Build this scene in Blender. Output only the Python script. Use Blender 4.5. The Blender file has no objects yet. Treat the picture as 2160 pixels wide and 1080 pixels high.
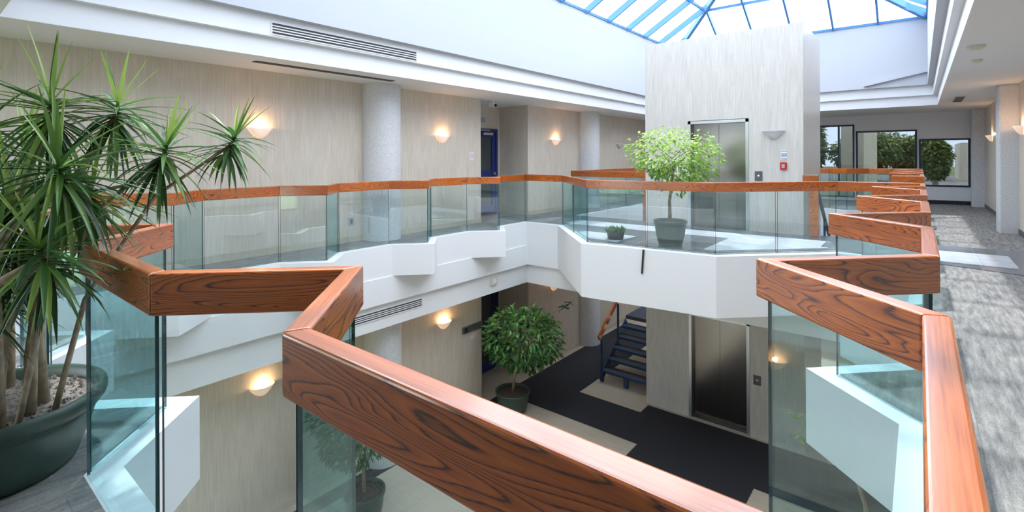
import bpy, bmesh, math, random
from mathutils import Vector, Matrix
random.seed(7)
sc = bpy.context.scene
COL = sc.collection
PI = math.pi

# ------------------------------------------------------------------ camera
F_PX = 1060.0
YAW = math.atan(860 / F_PX)
ROLL = math.radians(0.25)
cd = bpy.data.cameras.new('camera')
cd.sensor_width = 36.0
cd.lens = F_PX / 2160 * 36.0
cd.shift_y = -(540 - 333) / 2160
cd.clip_start = 0.02
cd.clip_end = 300
cam = bpy.data.objects.new('camera', cd)
COL.objects.link(cam)
cam.matrix_world = (Matrix.Translation((0, 0, 1.42)) @ Matrix.Rotation(YAW, 4, 'Z')
                    @ Matrix.Rotation(PI / 2, 4, 'X') @ Matrix.Rotation(-ROLL, 4, 'Z'))
sc.camera = cam

# ------------------------------------------------------------------ light and exposure
sc.view_settings.view_transform = 'Standard'
sc.view_settings.look = 'None'
sc.view_settings.gamma = 1.0
sc.view_settings.use_curve_mapping = False
sc.view_settings.exposure = 1.14
sc.cycles.max_bounces = 12
sc.cycles.diffuse_bounces = 7
sc.cycles.glossy_bounces = 4
sc.cycles.transmission_bounces = 4
sc.cycles.transparent_max_bounces = 40
sc.cycles.sample_clamp_indirect = 6.0
sc.cycles.caustics_reflective = False
sc.cycles.caustics_refractive = False

w = bpy.data.worlds.new('sky')
sc.world = w
w.use_nodes = True
nt = w.node_tree
nt.nodes.clear()
wo = nt.nodes.new('ShaderNodeOutputWorld')
bg = nt.nodes.new('ShaderNodeBackground')
tc = nt.nodes.new('ShaderNodeTexCoord')
sp = nt.nodes.new('ShaderNodeSeparateXYZ')
rp = nt.nodes.new('ShaderNodeValToRGB')
rp.color_ramp.elements[0].position = 0.0
rp.color_ramp.elements[0].color = (0.72, 0.82, 0.95, 1)
rp.color_ramp.elements[1].position = 0.55
rp.color_ramp.elements[1].color = (0.95, 0.97, 1.0, 1)
nt.links.new(tc.outputs['Generated'], sp.inputs[0])
nt.links.new(sp.outputs['Z'], rp.inputs['Fac'])
nt.links.new(rp.outputs['Color'], bg.inputs['Color'])
bg.inputs['Strength'].default_value = 3.4
nt.links.new(bg.outputs[0], wo.inputs[0])

sd = bpy.data.lights.new('sun', 'SUN')
sd.energy = 2.8
sd.angle = math.radians(2)
sd.color = (1.0, 0.96, 0.90)
sun = bpy.data.objects.new('sun', sd)
COL.objects.link(sun)
sun.rotation_euler = Vector((0.18, -0.12, -1.0)).to_track_quat('-Z', 'Y').to_euler()

# ------------------------------------------------------------------ materials
def nmat(name):
    m = bpy.data.materials.new(name)
    m.use_nodes = True
    t = m.node_tree
    b = t.nodes.get('Principled BSDF')
    return m, t, b

def plain(name, col, rough=0.5, metal=0.0, spec=0.5, noise=0.0, nscale=40, coat=0.0):
    m, t, b = nmat(name)
    b.inputs['Base Color'].default_value = (*col, 1)
    b.inputs['Roughness'].default_value = rough
    b.inputs['Metallic'].default_value = metal
    b.inputs['Specular IOR Level'].default_value = spec
    b.inputs['Coat Weight'].default_value = coat
    if noise:
        tc = t.nodes.new('ShaderNodeTexCoord')
        n = t.nodes.new('ShaderNodeTexNoise')
        n.inputs['Scale'].default_value = nscale
        n.inputs['Detail'].default_value = 4
        r = t.nodes.new('ShaderNodeValToRGB')
        r.color_ramp.elements[0].position = 0.3
        r.color_ramp.elements[1].position = 0.7
        r.color_ramp.elements[0].color = (*[c * (1 - noise) for c in col], 1)
        r.color_ramp.elements[1].color = (*[min(1, c * (1 + noise)) for c in col], 1)
        t.links.new(tc.outputs['Object'], n.inputs['Vector'])
        t.links.new(n.outputs['Fac'], r.inputs['Fac'])
        t.links.new(r.outputs['Color'], b.inputs['Base Color'])
    return m

def emit(name, col, strength, base=(0.9, 0.85, 0.8)):
    m, t, b = nmat(name)
    b.inputs['Base Color'].default_value = (*base, 1)
    b.inputs['Roughness'].default_value = 0.4
    b.inputs['Emission Color'].default_value = (*col, 1)
    b.inputs['Emission Strength'].default_value = strength
    return m

def math_node(t, op, a=None, b=None, va=0, vb=0):
    n = t.nodes.new('ShaderNodeMath')
    n.operation = op
    n.inputs[0].default_value = va
    n.inputs[1].default_value = vb
    if a is not None: t.links.new(a, n.inputs[0])
    if b is not None: t.links.new(b, n.inputs[1])
    return n.outputs[0]

def mixrgb(t, fac, a, b, mode='MIX', vf=0.5, va=None, vb=None):
    n = t.nodes.new('ShaderNodeMix')
    n.data_type = 'RGBA'
    n.blend_type = mode
    n.inputs[0].default_value = vf
    if fac is not None: t.links.new(fac, n.inputs[0])
    if a is not None: t.links.new(a, n.inputs[6])
    if b is not None: t.links.new(b, n.inputs[7])
    if va is not None: n.inputs[6].default_value = (*va, 1)
    if vb is not None: n.inputs[7].default_value = (*vb, 1)
    return n.outputs[2]

def ramp(t, fac, stops):
    r = t.nodes.new('ShaderNodeValToRGB')
    e = r.color_ramp.elements
    while len(e) < len(stops): e.new(0.5)
    for k, (p, c) in enumerate(stops):
        e[k].position = p
        e[k].color = (*c, 1)
    t.links.new(fac, r.inputs['Fac'])
    return r.outputs['Color']

def combine(t, x, y, z=None):
    c = t.nodes.new('ShaderNodeCombineXYZ')
    t.links.new(x, c.inputs[0]); t.links.new(y, c.inputs[1])
    if z is not None: t.links.new(z, c.inputs[2])
    return c.outputs[0]

def sep(t):
    tc = t.nodes.new('ShaderNodeTexCoord')
    s = t.nodes.new('ShaderNodeSeparateXYZ')
    t.links.new(tc.outputs['Object'], s.inputs[0])
    return s.outputs, tc.outputs['Object']

def noise(t, vec, scale, detail=3, rough=0.5, dist=0):
    n = t.nodes.new('ShaderNodeTexNoise')
    n.inputs['Scale'].default_value = scale
    n.inputs['Detail'].default_value = detail
    n.inputs['Roughness'].default_value = rough
    n.inputs['Distortion'].default_value = dist
    if vec is not None: t.links.new(vec, n.inputs['Vector'])
    return n.outputs['Fac']

def brick(t, vec, w_, h_, c1, c2, mc, mortar=0.004, off=0.5):
    n = t.nodes.new('ShaderNodeTexBrick')
    n.offset = off
    n.inputs['Scale'].default_value = 1
    n.inputs['Brick Width'].default_value = w_
    n.inputs['Row Height'].default_value = h_
    n.inputs['Mortar Size'].default_value = mortar
    n.inputs['Mortar Smooth'].default_value = 0.3
    n.inputs['Color1'].default_value = (*c1, 1)
    n.inputs['Color2'].default_value = (*c2, 1)
    n.inputs['Mortar'].default_value = (*mc, 1)
    t.links.new(vec, n.inputs['Vector'])
    return n.outputs['Color']

def travertine(name, tint=(1, 1, 1), rough=0.45):
    m, t, b = nmat(name)
    s, o = sep(t)
    u = math_node(t, 'ADD', s[0], s[1])
    T = lambda c: tuple(a * k for a, k in zip(c, tint))
    bc = brick(t, combine(t, s[2], u), 0.62, 0.105, T((0.665, 0.60, 0.52)), T((0.625, 0.56, 0.48)), T((0.60, 0.535, 0.455)), 0.0012)
    us = math_node(t, 'MULTIPLY', u, None, vb=45)
    zs = math_node(t, 'MULTIPLY', s[2], None, vb=2.2)
    st = noise(t, combine(t, us, zs), 1.0, 5, 0.65)
    c = mixrgb(t, None, bc, ramp(t, st, [(0.3, (0.84, 0.825, 0.80)), (0.68, (1.05, 1.045, 1.04))]), 'MULTIPLY', 1.0)
    t.links.new(c, b.inputs['Base Color'])
    b.inputs['Roughness'].default_value = rough
    return m

def wood_mat():
    m, t, b = nmat('red oak')
    tc = t.nodes.new('ShaderNodeTexCoord')
    oi = t.nodes.new('ShaderNodeObjectInfo')
    s = t.nodes.new('ShaderNodeSeparateXYZ')
    t.links.new(tc.outputs['Object'], s.inputs[0])
    off = math_node(t, 'MULTIPLY', oi.outputs['Random'], None, vb=37.0)
    s = s.outputs
    x = math_node(t, 'ADD', s[0], off)
    # cathedral figure: level sets of a field that is long along the board
    gx = math_node(t, 'MULTIPLY', x, None, vb=1.5)
    gz = math_node(t, 'MULTIPLY', s[2], None, vb=10.0)
    field = noise(t, combine(t, gx, gz, oi.outputs['Random']), 1.0, 1.6, 0.36, 0.45)
    rings = math_node(t, 'ADD', math_node(t, 'MULTIPLY', field, None, vb=25.0), math_node(t, 'MULTIPLY', s[1], None, vb=120.0))
    # fine pores
    px = math_node(t, 'MULTIPLY', x, None, vb=11.0)
    py = math_node(t, 'MULTIPLY', s[1], None, vb=420.0)
    pz = math_node(t, 'MULTIPLY', s[2], None, vb=420.0)
    pores = noise(t, combine(t, px, py, pz), 1.0, 3, 0.65)
    jit = math_node(t, 'MULTIPLY', math_node(t, 'SUBTRACT', pores, None, vb=0.5), None, vb=0.32)
    fr2 = math_node(t, 'FRACT', math_node(t, 'ADD', rings, jit))
    c = ramp(t, fr2, [(0.0, (0.08, 0.017, 0.006)), (0.07, (0.12, 0.027, 0.008)), (0.18, (0.46, 0.100, 0.010)), (0.80, (0.63, 0.158, 0.014)), (0.95, (0.44, 0.096, 0.010)), (1.0, (0.08, 0.017, 0.006))])
    c = mixrgb(t, None, c, ramp(t, pores, [(0.33, (0.70, 0.62, 0.58)), (0.52, (1, 1, 1))]), 'MULTIPLY', 0.85)
    lz = noise(t, combine(t, math_node(t, 'MULTIPLY', x, None, vb=1.3), math_node(t, 'MULTIPLY', s[2], None, vb=4.0)), 1.0, 2)
    c = mixrgb(t, None, c, ramp(t, lz, [(0.3, (0.80, 0.78, 0.76)), (0.7, (1.12, 1.14, 1.14))]), 'MULTIPLY', 1.0)
    # the board's edge (top and underside) shows straight fine grain instead of the figure
    sn = t.nodes.new('ShaderNodeSeparateXYZ')
    t.links.new(tc.outputs['Normal'], sn.inputs[0])
    edge = math_node(t, 'POWER', math_node(t, 'ABSOLUTE', sn.outputs['Z']), None, vb=3.0)
    fine = noise(t, combine(t, math_node(t, 'MULTIPLY', x, None, vb=4.0), math_node(t, 'MULTIPLY', s[1], None, vb=170.0)), 1.0, 4, 0.6)
    c = mixrgb(t, edge, c, ramp(t, fine, [(0.32, (0.40, 0.092, 0.018)), (0.55, (0.58, 0.16, 0.035)), (0.75, (0.64, 0.19, 0.05))]), 'MIX')
    var = ramp(t, oi.outputs['Random'], [(0.0, (0.80, 0.76, 0.74)), (1.0, (1.15, 1.2, 1.2))])
    c = mixrgb(t, None, c, var, 'MULTIPLY', 1.0)
    t.links.new(c, b.inputs['Base Color'])
    b.inputs['Roughness'].default_value = 0.42
    b.inputs['Coat Weight'].default_value = 1.0
    b.inputs['Coat IOR'].default_value = 1.9
    b.inputs['Coat Roughness'].default_value = 0.16
    b.inputs['Specular IOR Level'].default_value = 0.2
    return m

def glass_mat(name, tint, refl=1.0, f0=0.04, fmax=0.75, graze=None):
    m, t, b = nmat(name)
    t.nodes.remove(b)
    out = t.nodes.get('Material Output')
    tr = t.nodes.new('ShaderNodeBsdfTransparent')
    tr.inputs['Color'].default_value = (*tint, 1)
    gl = t.nodes.new('ShaderNodeBsdfGlossy')
    gl.inputs['Roughness'].default_value = 0.0
    gl.inputs['Color'].default_value = (0.93, 1, 0.99, 1)
    lw = t.nodes.new('ShaderNodeLayerWeight')
    lw.inputs['Blend'].default_value = 0.5
    p = math_node(t, 'POWER', lw.outputs['Facing'], None, vb=5.0)
    f = math_node(t, 'MULTIPLY', p, None, vb=(fmax - f0) * refl)
    f = math_node(t, 'ADD', f, None, vb=f0 * refl)
    if graze:
        g2 = math_node(t, 'POWER', lw.outputs['Facing'], None, vb=2.0)
        t.links.new(mixrgb(t, g2, None, None, 'MIX', va=tint, vb=graze), tr.inputs['Color'])
    mx = t.nodes.new('ShaderNodeMixShader')
    t.links.new(f, mx.inputs[0])
    t.links.new(tr.outputs[0], mx.inputs[1])
    t.links.new(gl.outputs[0], mx.inputs[2])
    t.links.new(mx.outputs[0], out.inputs['Surface'])
    return m

def carpet_grey():
    m, t, b = nmat('grey plank carpet')
    s, o = sep(t)
    a = noise(t, combine(t, math_node(t, 'MULTIPLY', s[0], None, vb=24.0), math_node(t, 'MULTIPLY', s[1], None, vb=3.4)), 1.0, 4, 0.65)
    f = noise(t, combine(t, math_node(t, 'MULTIPLY', s[0], None, vb=160.0), math_node(t, 'MULTIPLY', s[1], None, vb=60.0)), 1.0, 3, 0.7)
    bk = brick(t, combine(t, s[1], s[0]), 0.9, 0.23, (0.92, 0.92, 0.93), (1.1, 1.09, 1.07), (0.8, 0.8, 0.82), 0.004)
    c = ramp(t, a, [(0.28, (0.12, 0.12, 0.127)), (0.43, (0.19, 0.188, 0.19)), (0.58, (0.265, 0.26, 0.252)), (0.74, (0.35, 0.34, 0.326))])
    c = mixrgb(t, None, c, ramp(t, f, [(0.3, (0.72, 0.72, 0.74)), (0.7, (1.22, 1.2, 1.17))]), 'MULTIPLY', 1.0)
    c = mixrgb(t, None, c, bk, 'MULTIPLY', 1.0)
    t.links.new(c, b.inputs['Base Color'])
    b.inputs['Roughness'].default_value = 0.95
    b.inputs['Specular IOR Level'].default_value = 0.15
    return m

def floor_tile(name, c1, c2, grout, size, rough=0.3, streak=True):
    m, t, b = nmat(name)
    s, o = sep(t)
    bc = brick(t, combine(t, s[0], s[1]), size, size, c1, c2, grout, 0.004, 0.0)
    if streak:
        st = noise(t, combine(t, math_node(t, 'MULTIPLY', s[0], None, vb=3.0), math_node(t, 'MULTIPLY', s[1], None, vb=60.0)), 1.0, 4, 0.6)
    else:
        st = noise(t, o, 7.0, 5, 0.65)
    c = mixrgb(t, None, bc, ramp(t, st, [(0.3, (0.84, 0.83, 0.81)), (0.7, (1.06, 1.06, 1.06))]), 'MULTIPLY', 1.0)
    t.links.new(c, b.inputs['Base Color'])
    b.inputs['Roughness'].default_value = rough
    return m

def leaf_mat(name, c_dark, c_mid, c_light, trans=0.25, rough=0.35):
    m, t, b = nmat(name)
    at = t.nodes.new('ShaderNodeAttribute')
    at.attribute_name = 'tone'
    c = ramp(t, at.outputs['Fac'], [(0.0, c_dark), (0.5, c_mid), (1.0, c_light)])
    t.links.new(c, b.inputs['Base Color'])
    b.inputs['Roughness'].default_value = rough
    out = t.nodes.get('Material Output')
    tl = t.nodes.new('ShaderNodeBsdfTranslucent')
    t.links.new(c, tl.inputs['Color'])
    mx = t.nodes.new('ShaderNodeMixShader')
    mx.inputs[0].default_value = trans
    t.links.new(b.outputs[0], mx.inputs[1])
    t.links.new(tl.outputs[0], mx.inputs[2])
    t.links.new(mx.outputs[0], out.inputs['Surface'])
    return m

M = {}
M['white'] = plain('white paint', (0.78, 0.79, 0.815), 0.6)
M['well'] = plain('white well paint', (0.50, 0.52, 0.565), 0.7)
M['soffit'] = plain('soffit paint', (0.80, 0.80, 0.81), 0.7)
M['trav'] = travertine('travertine')
M['trav_shaft'] = travertine('pale travertine', (0.89, 0.95, 1.04), 0.30)
M['concrete'] = plain('speckled concrete', (0.60, 0.61, 0.63), 0.55, noise=0.16, nscale=55)
M['wood'] = wood_mat()
M['glass'] = glass_mat('tinted rail glass', (0.935, 0.978, 0.982), 1.0, 0.085, 0.34, (0.66, 0.88, 0.90))
M['glass_edge'] = plain('glass edge', (0.035, 0.085, 0.095), 0.15)
M['pane'] = glass_mat('roof pane', (0.80, 0.825, 0.85), 0.5)
M['clear_pane'] = glass_mat('clear pane', (0.97, 0.985, 0.985), 0.8)
M['window_glass'] = glass_mat('solar window glass', (0.35, 0.37, 0.385), 1.0, 0.05)
M['carpet'] = carpet_grey()
M['dark_carpet'] = plain('charcoal carpet', (0.033, 0.034, 0.041), 0.85, noise=0.35, nscale=160, spec=0.25)
M['slate'] = floor_tile('slate tile', (0.085, 0.095, 0.115), (0.13, 0.14, 0.165), (0.25, 0.26, 0.28), 0.60, 0.22, False)
M['pale_tile'] = floor_tile('pale stone tile', (0.50, 0.54, 0.60), (0.44, 0.48, 0.54), (0.36, 0.39, 0.44), 0.62, 0.25, False)
M['lobby_tile'] = floor_tile('lobby travertine tile', (0.58, 0.515, 0.42), (0.54, 0.475, 0.385), (0.42, 0.375, 0.31), 0.60, 0.3, True)
M['blue'] = plain('blue painted steel', (0.085, 0.25, 0.52), 0.4)
M['navy'] = plain('navy door paint', (0.012, 0.025, 0.16), 0.35)
M['dark_frame'] = plain('dark anodised frame', (0.012, 0.022, 0.05), 0.35)
M['stair_blue'] = plain('dark blue steel', (0.012, 0.045, 0.105), 0.45)
M['tread'] = plain('rubber tread', (0.045, 0.055, 0.08), 0.45)
M['steel'] = plain('brushed stainless', (0.24, 0.225, 0.205), 0.20, 1.0)
M['alu'] = plain('satin aluminium', (0.62, 0.63, 0.64), 0.35, 1.0)
M['black'] = plain('black plastic', (0.012, 0.012, 0.014), 0.4)
M['dark_grey'] = plain('dark grey plastic', (0.09, 0.09, 0.10), 0.5)
M['vent_grey'] = plain('vent void', (0.05, 0.05, 0.055), 0.7)
M['cream'] = plain('cream plastic', (0.66, 0.63, 0.55), 0.5)
M['red'] = plain('red enamel', (0.55, 0.012, 0.02), 0.35)
M['pink'] = plain('pink sticker', (0.72, 0.42, 0.52), 0.5)
M['sign_grey'] = plain('grey sign', (0.33, 0.38, 0.43), 0.4)
M['pot'] = plain('green glazed pot', (0.040, 0.072, 0.060), 0.38, noise=0.12, nscale=5)
M['black_pot'] = plain('dark planter', (0.03, 0.034, 0.04), 0.45)
M['soil'] = plain('bark mulch', (0.075, 0.055, 0.042), 0.95, noise=0.7, nscale=60)
M['gravel'] = plain('pale gravel', (0.20, 0.175, 0.155), 0.9, noise=0.7, nscale=70)
M['cane'] = plain('pale cane bark', (0.40, 0.32, 0.23), 0.8, noise=0.3, nscale=22)
M['trunk'] = plain('ficus bark', (0.27, 0.21, 0.14), 0.8, noise=0.3, nscale=30)
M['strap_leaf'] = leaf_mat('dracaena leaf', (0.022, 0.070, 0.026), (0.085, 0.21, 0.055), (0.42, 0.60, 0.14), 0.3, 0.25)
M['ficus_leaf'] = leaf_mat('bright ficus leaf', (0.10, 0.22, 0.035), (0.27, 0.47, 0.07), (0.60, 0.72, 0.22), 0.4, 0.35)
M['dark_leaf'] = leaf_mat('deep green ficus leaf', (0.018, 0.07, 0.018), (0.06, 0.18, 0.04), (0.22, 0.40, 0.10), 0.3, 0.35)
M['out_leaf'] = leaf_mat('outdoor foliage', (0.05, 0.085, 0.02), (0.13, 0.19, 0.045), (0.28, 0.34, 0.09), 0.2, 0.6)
M['lamp_lit'] = emit('lit alabaster bowl', (1.0, 0.55, 0.30), 0.22)
M['lamp_off'] = plain('white ceramic bowl', (0.62, 0.62, 0.63), 0.4)
M['bulb'] = emit('warm bulb', (1.0, 0.62, 0.30), 5.0)
M['lawn'] = plain('lawn', (0.10, 0.16, 0.045), 0.95, noise=0.3, nscale=3)
M['asphalt'] = plain('asphalt', (0.22, 0.22, 0.22), 0.9, noise=0.15, nscale=6)
M['render'] = plain('outdoor stone cladding', (0.62, 0.55, 0.44), 0.8, noise=0.06, nscale=4)

# ------------------------------------------------------------------ mesh helpers
class MB:
    def __init__(s):
        s.v = []; s.f = []; s.mi = []; s.tone = []; s.smooth = []
    def add(s, vs, fs, mi=0, tone=0.5, smooth=False):
        n = len(s.v)
        s.v += [tuple(v) for v in vs]
        s.tone += [tone] * len(vs)
        for f in fs:
            s.f.append(tuple(n + i for i in f)); s.mi.append(mi); s.smooth.append(smooth)
        return s
    def box(s, a, b, mi=0):
        x0, y0, z0 = (min(p, q) for p, q in zip(a, b)); x1, y1, z1 = (max(p, q) for p, q in zip(a, b))
        vs = [(x0, y0, z0), (x1, y0, z0), (x1, y1, z0), (x0, y1, z0), (x0, y0, z1), (x1, y0, z1), (x1, y1, z1), (x0, y1, z1)]
        return s.add(vs, [(0, 3, 2, 1), (4, 5, 6, 7), (0, 1, 5, 4), (1, 2, 6, 5), (2, 3, 7, 6), (3, 0, 4, 7)], mi)
    def prism(s, poly, z0, z1, mi=0):
        n = len(poly)
        vs = [(x, y, z0) for x, y in poly] + [(x, y, z1) for x, y in poly]
        fs = [tuple(range(n))[::-1], tuple(range(n, 2 * n))] + [(i, (i + 1) % n, n + (i + 1) % n, n + i) for i in range(n)]
        return s.add(vs, fs, mi)
    def beam(s, p, q, wd, ht, mi=0, up=(0, 0, 1)):
        p = Vector(p); q = Vector(q); d = (q - p).normalized()
        side = d.cross(Vector(up))
        if side.length < 1e-5: side = Vector((1, 0, 0))
        side.normalize(); u = side.cross(d).normalized()
        vs = []
        for c in (p, q):
            for a, b in ((-1, -1), (1, -1), (1, 1), (-1, 1)):
                vs.append(c + side * (a * wd / 2) + u * (b * ht / 2))
        return s.add(vs, [(3, 2, 1, 0), (4, 5, 6, 7), (0, 1, 5, 4), (1, 2, 6, 5), (2, 3, 7, 6), (3, 0, 4, 7)], mi)
    def tube(s, pts, rad, n=8, mi=0, tone=0.5):
        pts = [Vector(p) for p in pts]
        if not isinstance(rad, (list, tuple)): rad = [rad] * len(pts)
        vs = []; fs = []
        for i, p in enumerate(pts):
            d = (pts[min(i + 1, len(pts) - 1)] - pts[max(i - 1, 0)]).normalized()
            a = d.cross(Vector((0.31, 0.9, 0.13))).normalized(); b = d.cross(a)
            for k in range(n):
                t = 2 * PI * k / n
                vs.append(p + (a * math.cos(t) + b * math.sin(t)) * rad[i])
        for i in range(len(pts) - 1):
            for k in range(n):
                fs.append((i * n + k, i * n + (k + 1) % n, (i + 1) * n + (k + 1) % n, (i + 1) * n + k))
        fs.append(tuple(range(n))[::-1]); fs.append(tuple(range((len(pts) - 1) * n, len(pts) * n)))
        return s.add(vs, fs, mi, tone, True)
    def lathe(s, c, prof, n=40, mi=0, a0=0.0, a1=2 * PI, close=True):
        full = abs(a1 - a0 - 2 * PI) < 1e-6
        m = n if full else n + 1
        vs = []; fs = []
        for r, z in prof:
            for k in range(m):
                t = a0 + (a1 - a0) * k / n
                vs.append((c[0] + r * math.cos(t), c[1] + r * math.sin(t), c[2] + z))
        for i in range(len(prof) - 1):
            for k in range(n):
                k2 = (k + 1) % m
                fs.append((i * m + k, i * m + k2, (i + 1) * m + k2, (i + 1) * m + k))
        return s.add(vs, fs, mi, 0.5, True)
    def build(s, name, mats, parent=None, origin=None, label=None, mw=None):
        me = bpy.data.meshes.new(name)
        if not isinstance(mats, (list, tuple)): mats = [mats]
        o0 = Vector(origin) if origin is not None else (parent.location.copy() if parent is not None and mw is None else Vector())
        me.from_pydata([(v[0] - o0.x, v[1] - o0.y, v[2] - o0.z) for v in s.v], [], s.f)
        for m in mats: me.materials.append(m)
        me.polygons.foreach_set('material_index', s.mi)
        me.polygons.foreach_set('use_smooth', s.smooth)
        at = me.attributes.new('tone', 'FLOAT', 'POINT')
        at.data.foreach_set('value', s.tone)
        me.update()
        o = bpy.data.objects.new(name, me)
        COL.objects.link(o)
        if parent is not None:
            o.parent = parent
            if origin is not None: o.location = o0 - world_base(parent)
        elif origin is not None:
            o.location = o0
        if label: o['label'] = label
        return o

def world_base(o):
    v = Vector(o.location)
    while o.parent is not None:
        o = o.parent; v = v + o.location
    return v

def sub(mb, name, mats, parent, label=None):
    # part or sub-part whose mesh is written in world coordinates
    o = mb.build(name, mats, None, origin=world_base(parent))
    o.location = (0, 0, 0)
    o.parent = parent
    if label: o['label'] = label
    return o

def thing(name, label, cat, loc, group=None):
    o = bpy.data.objects.new(name, None)
    o.empty_display_size = 0.1
    COL.objects.link(o)
    o.location = loc
    return tag(o, label, cat, group)

def tag(o, label, cat, group=None, kind=None):
    if label: o['label'] = label
    if cat: o['category'] = cat
    if group: o['group'] = group
    if kind: o['kind'] = kind
    return o

def struct(name, mb, mats, parent=None):
    o = mb.build(name, mats) if parent is None else sub(mb, name, mats, parent)
    if parent is None: o['kind'] = 'structure'
    return o

def bevel(o, wdt=0.006, seg=2):
    m = o.modifiers.new('bevel', 'BEVEL'); m.width = wdt; m.segments = seg; m.limit_method = 'ANGLE'; m.angle_limit = math.radians(40)
    return o

def plate(name, outer, holes, z0, z1, mat):
    # horizontal slab with holes: filled 2-D curve turned into a mesh
    cu = bpy.data.curves.new(name, 'CURVE'); cu.dimensions = '2D'; cu.fill_mode = 'BOTH'
    for poly in [outer] + holes:
        sp_ = cu.splines.new('POLY'); sp_.points.add(len(poly) - 1); sp_.use_cyclic_u = True
        for k, (x, y) in enumerate(poly): sp_.points[k].co = (x, y, 0, 1)
    cu.extrude = (z1 - z0) / 2
    tmp = bpy.data.objects.new(name + '_tmp', cu); COL.objects.link(tmp)
    dg = bpy.context.evaluated_depsgraph_get()
    me = bpy.data.meshes.new_from_object(tmp.evaluated_get(dg))
    bpy.data.objects.remove(tmp); bpy.data.curves.remove(cu)
    for v in me.vertices: v.co.z += (z0 + z1) / 2
    for p in me.polygons: p.use_smooth = False
    me.materials.clear(); me.materials.append(mat); me.name = name
    o = bpy.data.objects.new(name, me); COL.objects.link(o)
    o['kind'] = 'structure'
    return o

def offset(poly, d, closed=True):
    n = len(poly); out = []
    for i in range(n):
        p = Vector(poly[i])
        a = Vector(poly[(i - 1) % n]) if closed or i > 0 else None
        b = Vector(poly[(i + 1) % n]) if closed or i < n - 1 else None
        if a is None: a = p - (b - p)
        if b is None: b = p + (p - a)
        d1 = (p - a).normalized(); d2 = (b - p).normalized()
        n1 = Vector((-d1.y, d1.x)); n2 = Vector((-d2.y, d2.x))
        mm = (n1 + n2).normalized()
        k = d / max(0.3, mm.dot(n1))
        out.append((p.x + mm.x * k, p.y + mm.y * k))
    return out

# ------------------------------------------------------------------ plan
WL, WR = -7.45, 1.38             # left and right walls
YN, YF = -2.3, 19.4              # near and far walls
ZF, ZC = -3.86, 2.71             # lobby floor, upper ceiling
near = [(-6.84, 0.55)]
for k in (2, 1, 0):
    c = -1.5 - 1.865 * k
    near += [(c - 0.45, 0.55), (c, 0.99), (c + 0.45, 0.55)]
right = [(0.03, 0.55)]
for k in range(4):
    c = 1.99 + 1.875 * k
    right += [(0.03, c - 0.46), (-0.43, c), (0.03, c + 0.46)]
plat = [(0.03, 8.87), (-0.96, 8.84), (-2.31, 7.50), (-4.31, 7.30), (-5.85, 8.90), (-6.84, 8.90)]
left = []
for k in (3, 2, 1, 0):
    c = 1.95 + 1.848 * k
    left += [(-6.84, c + 0.45), (-6.41, c), (-6.84, c - 0.45)]
P1 = near + right + plat + left
nN, nR, nP, nL = len(near), len(right), len(plat), len(left)
curb1 = offset(P1, 0.12)
glass1 = offset(P1, -0.018)

P2r = [(-0.36, 10.42), (0.03, 10.42)]
for k in range(3):
    c = 12.15 + 1.6 * k
    P2r += [(0.03, c - 0.46), (-0.43, c), (0.03, c + 0.46)]
P2f = [(0.03, 16.3)]
for k in range(3):
    c = -1.5 - 1.865 * k
    P2f += [(c + 0.45, 16.3), (c, 15.86), (c - 0.45, 16.3)]
P2l = [(-6.62, 16.3), (-6.62, 10.5), (-4.66, 10.5)]
P2 = P2r + P2f + P2l
# second opening: rail line, then round the lift shaft
SX0, SX1, SY0, SY1 = -4.58, -1.605, 10.2, 12.15
hole2 = offset(P2, 0.10, closed=False)
hole2 = hole2 + [(-4.66, 10.6), (-4.5, 10.6), (-4.5, 12.1), (-1.7, 12.1), (-1.7, 10.5), (-0.36, 10.5)]

outer = [(WL - 1.1, YN - 0.2), (WR + 0.3, YN - 0.2), (WR + 0.3, YF + 0.2), (WL - 1.1, YF + 0.2)]
# ------------------------------------------------------------------ slabs, floors, ceilings
plate('floor_upper', outer, [curb1, hole2], -0.50, 0.0, M['white'])
plate('floor_carpet', outer, [glass1, offset(hole2, -0.08)], 0.0, 0.012, M['carpet'])
rectA = [(-6.70, 0.66), (-0.10, 0.66), (-0.10, 8.78), (-6.70, 8.78)]
rectB = [(-6.78, 0.60), (-0.02, 0.60), (-0.02, 8.86), (-6.78, 8.86)]
hole2b = [(-6.6, 10.7), (-4.5, 10.7), (-4.5, 12.1), (-1.7, 12.1), (-1.7, 10.6), (-0.1, 10.6), (-0.1, 16.2), (-6.6, 16.2)]
plate('trim_slab_middle', outer, [rectA, hole2b], -0.92, -0.50, M['white'])
plate('ceiling_lower', outer, [rectB, hole2b], -1.34, -0.92, M['white'])
pf = offset(P1, 0.12)
i0 = nN + nR
mb = MB(); mb.prism([(-0.85, 8.9)] + [curb1[i0 + 1], curb1[i0 + 2], curb1[i0 + 3], curb1[i0 + 4]] + [(-5.95, 8.9)], -0.88, -0.50)
struct('trim_platform', mb, M['white'])
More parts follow.
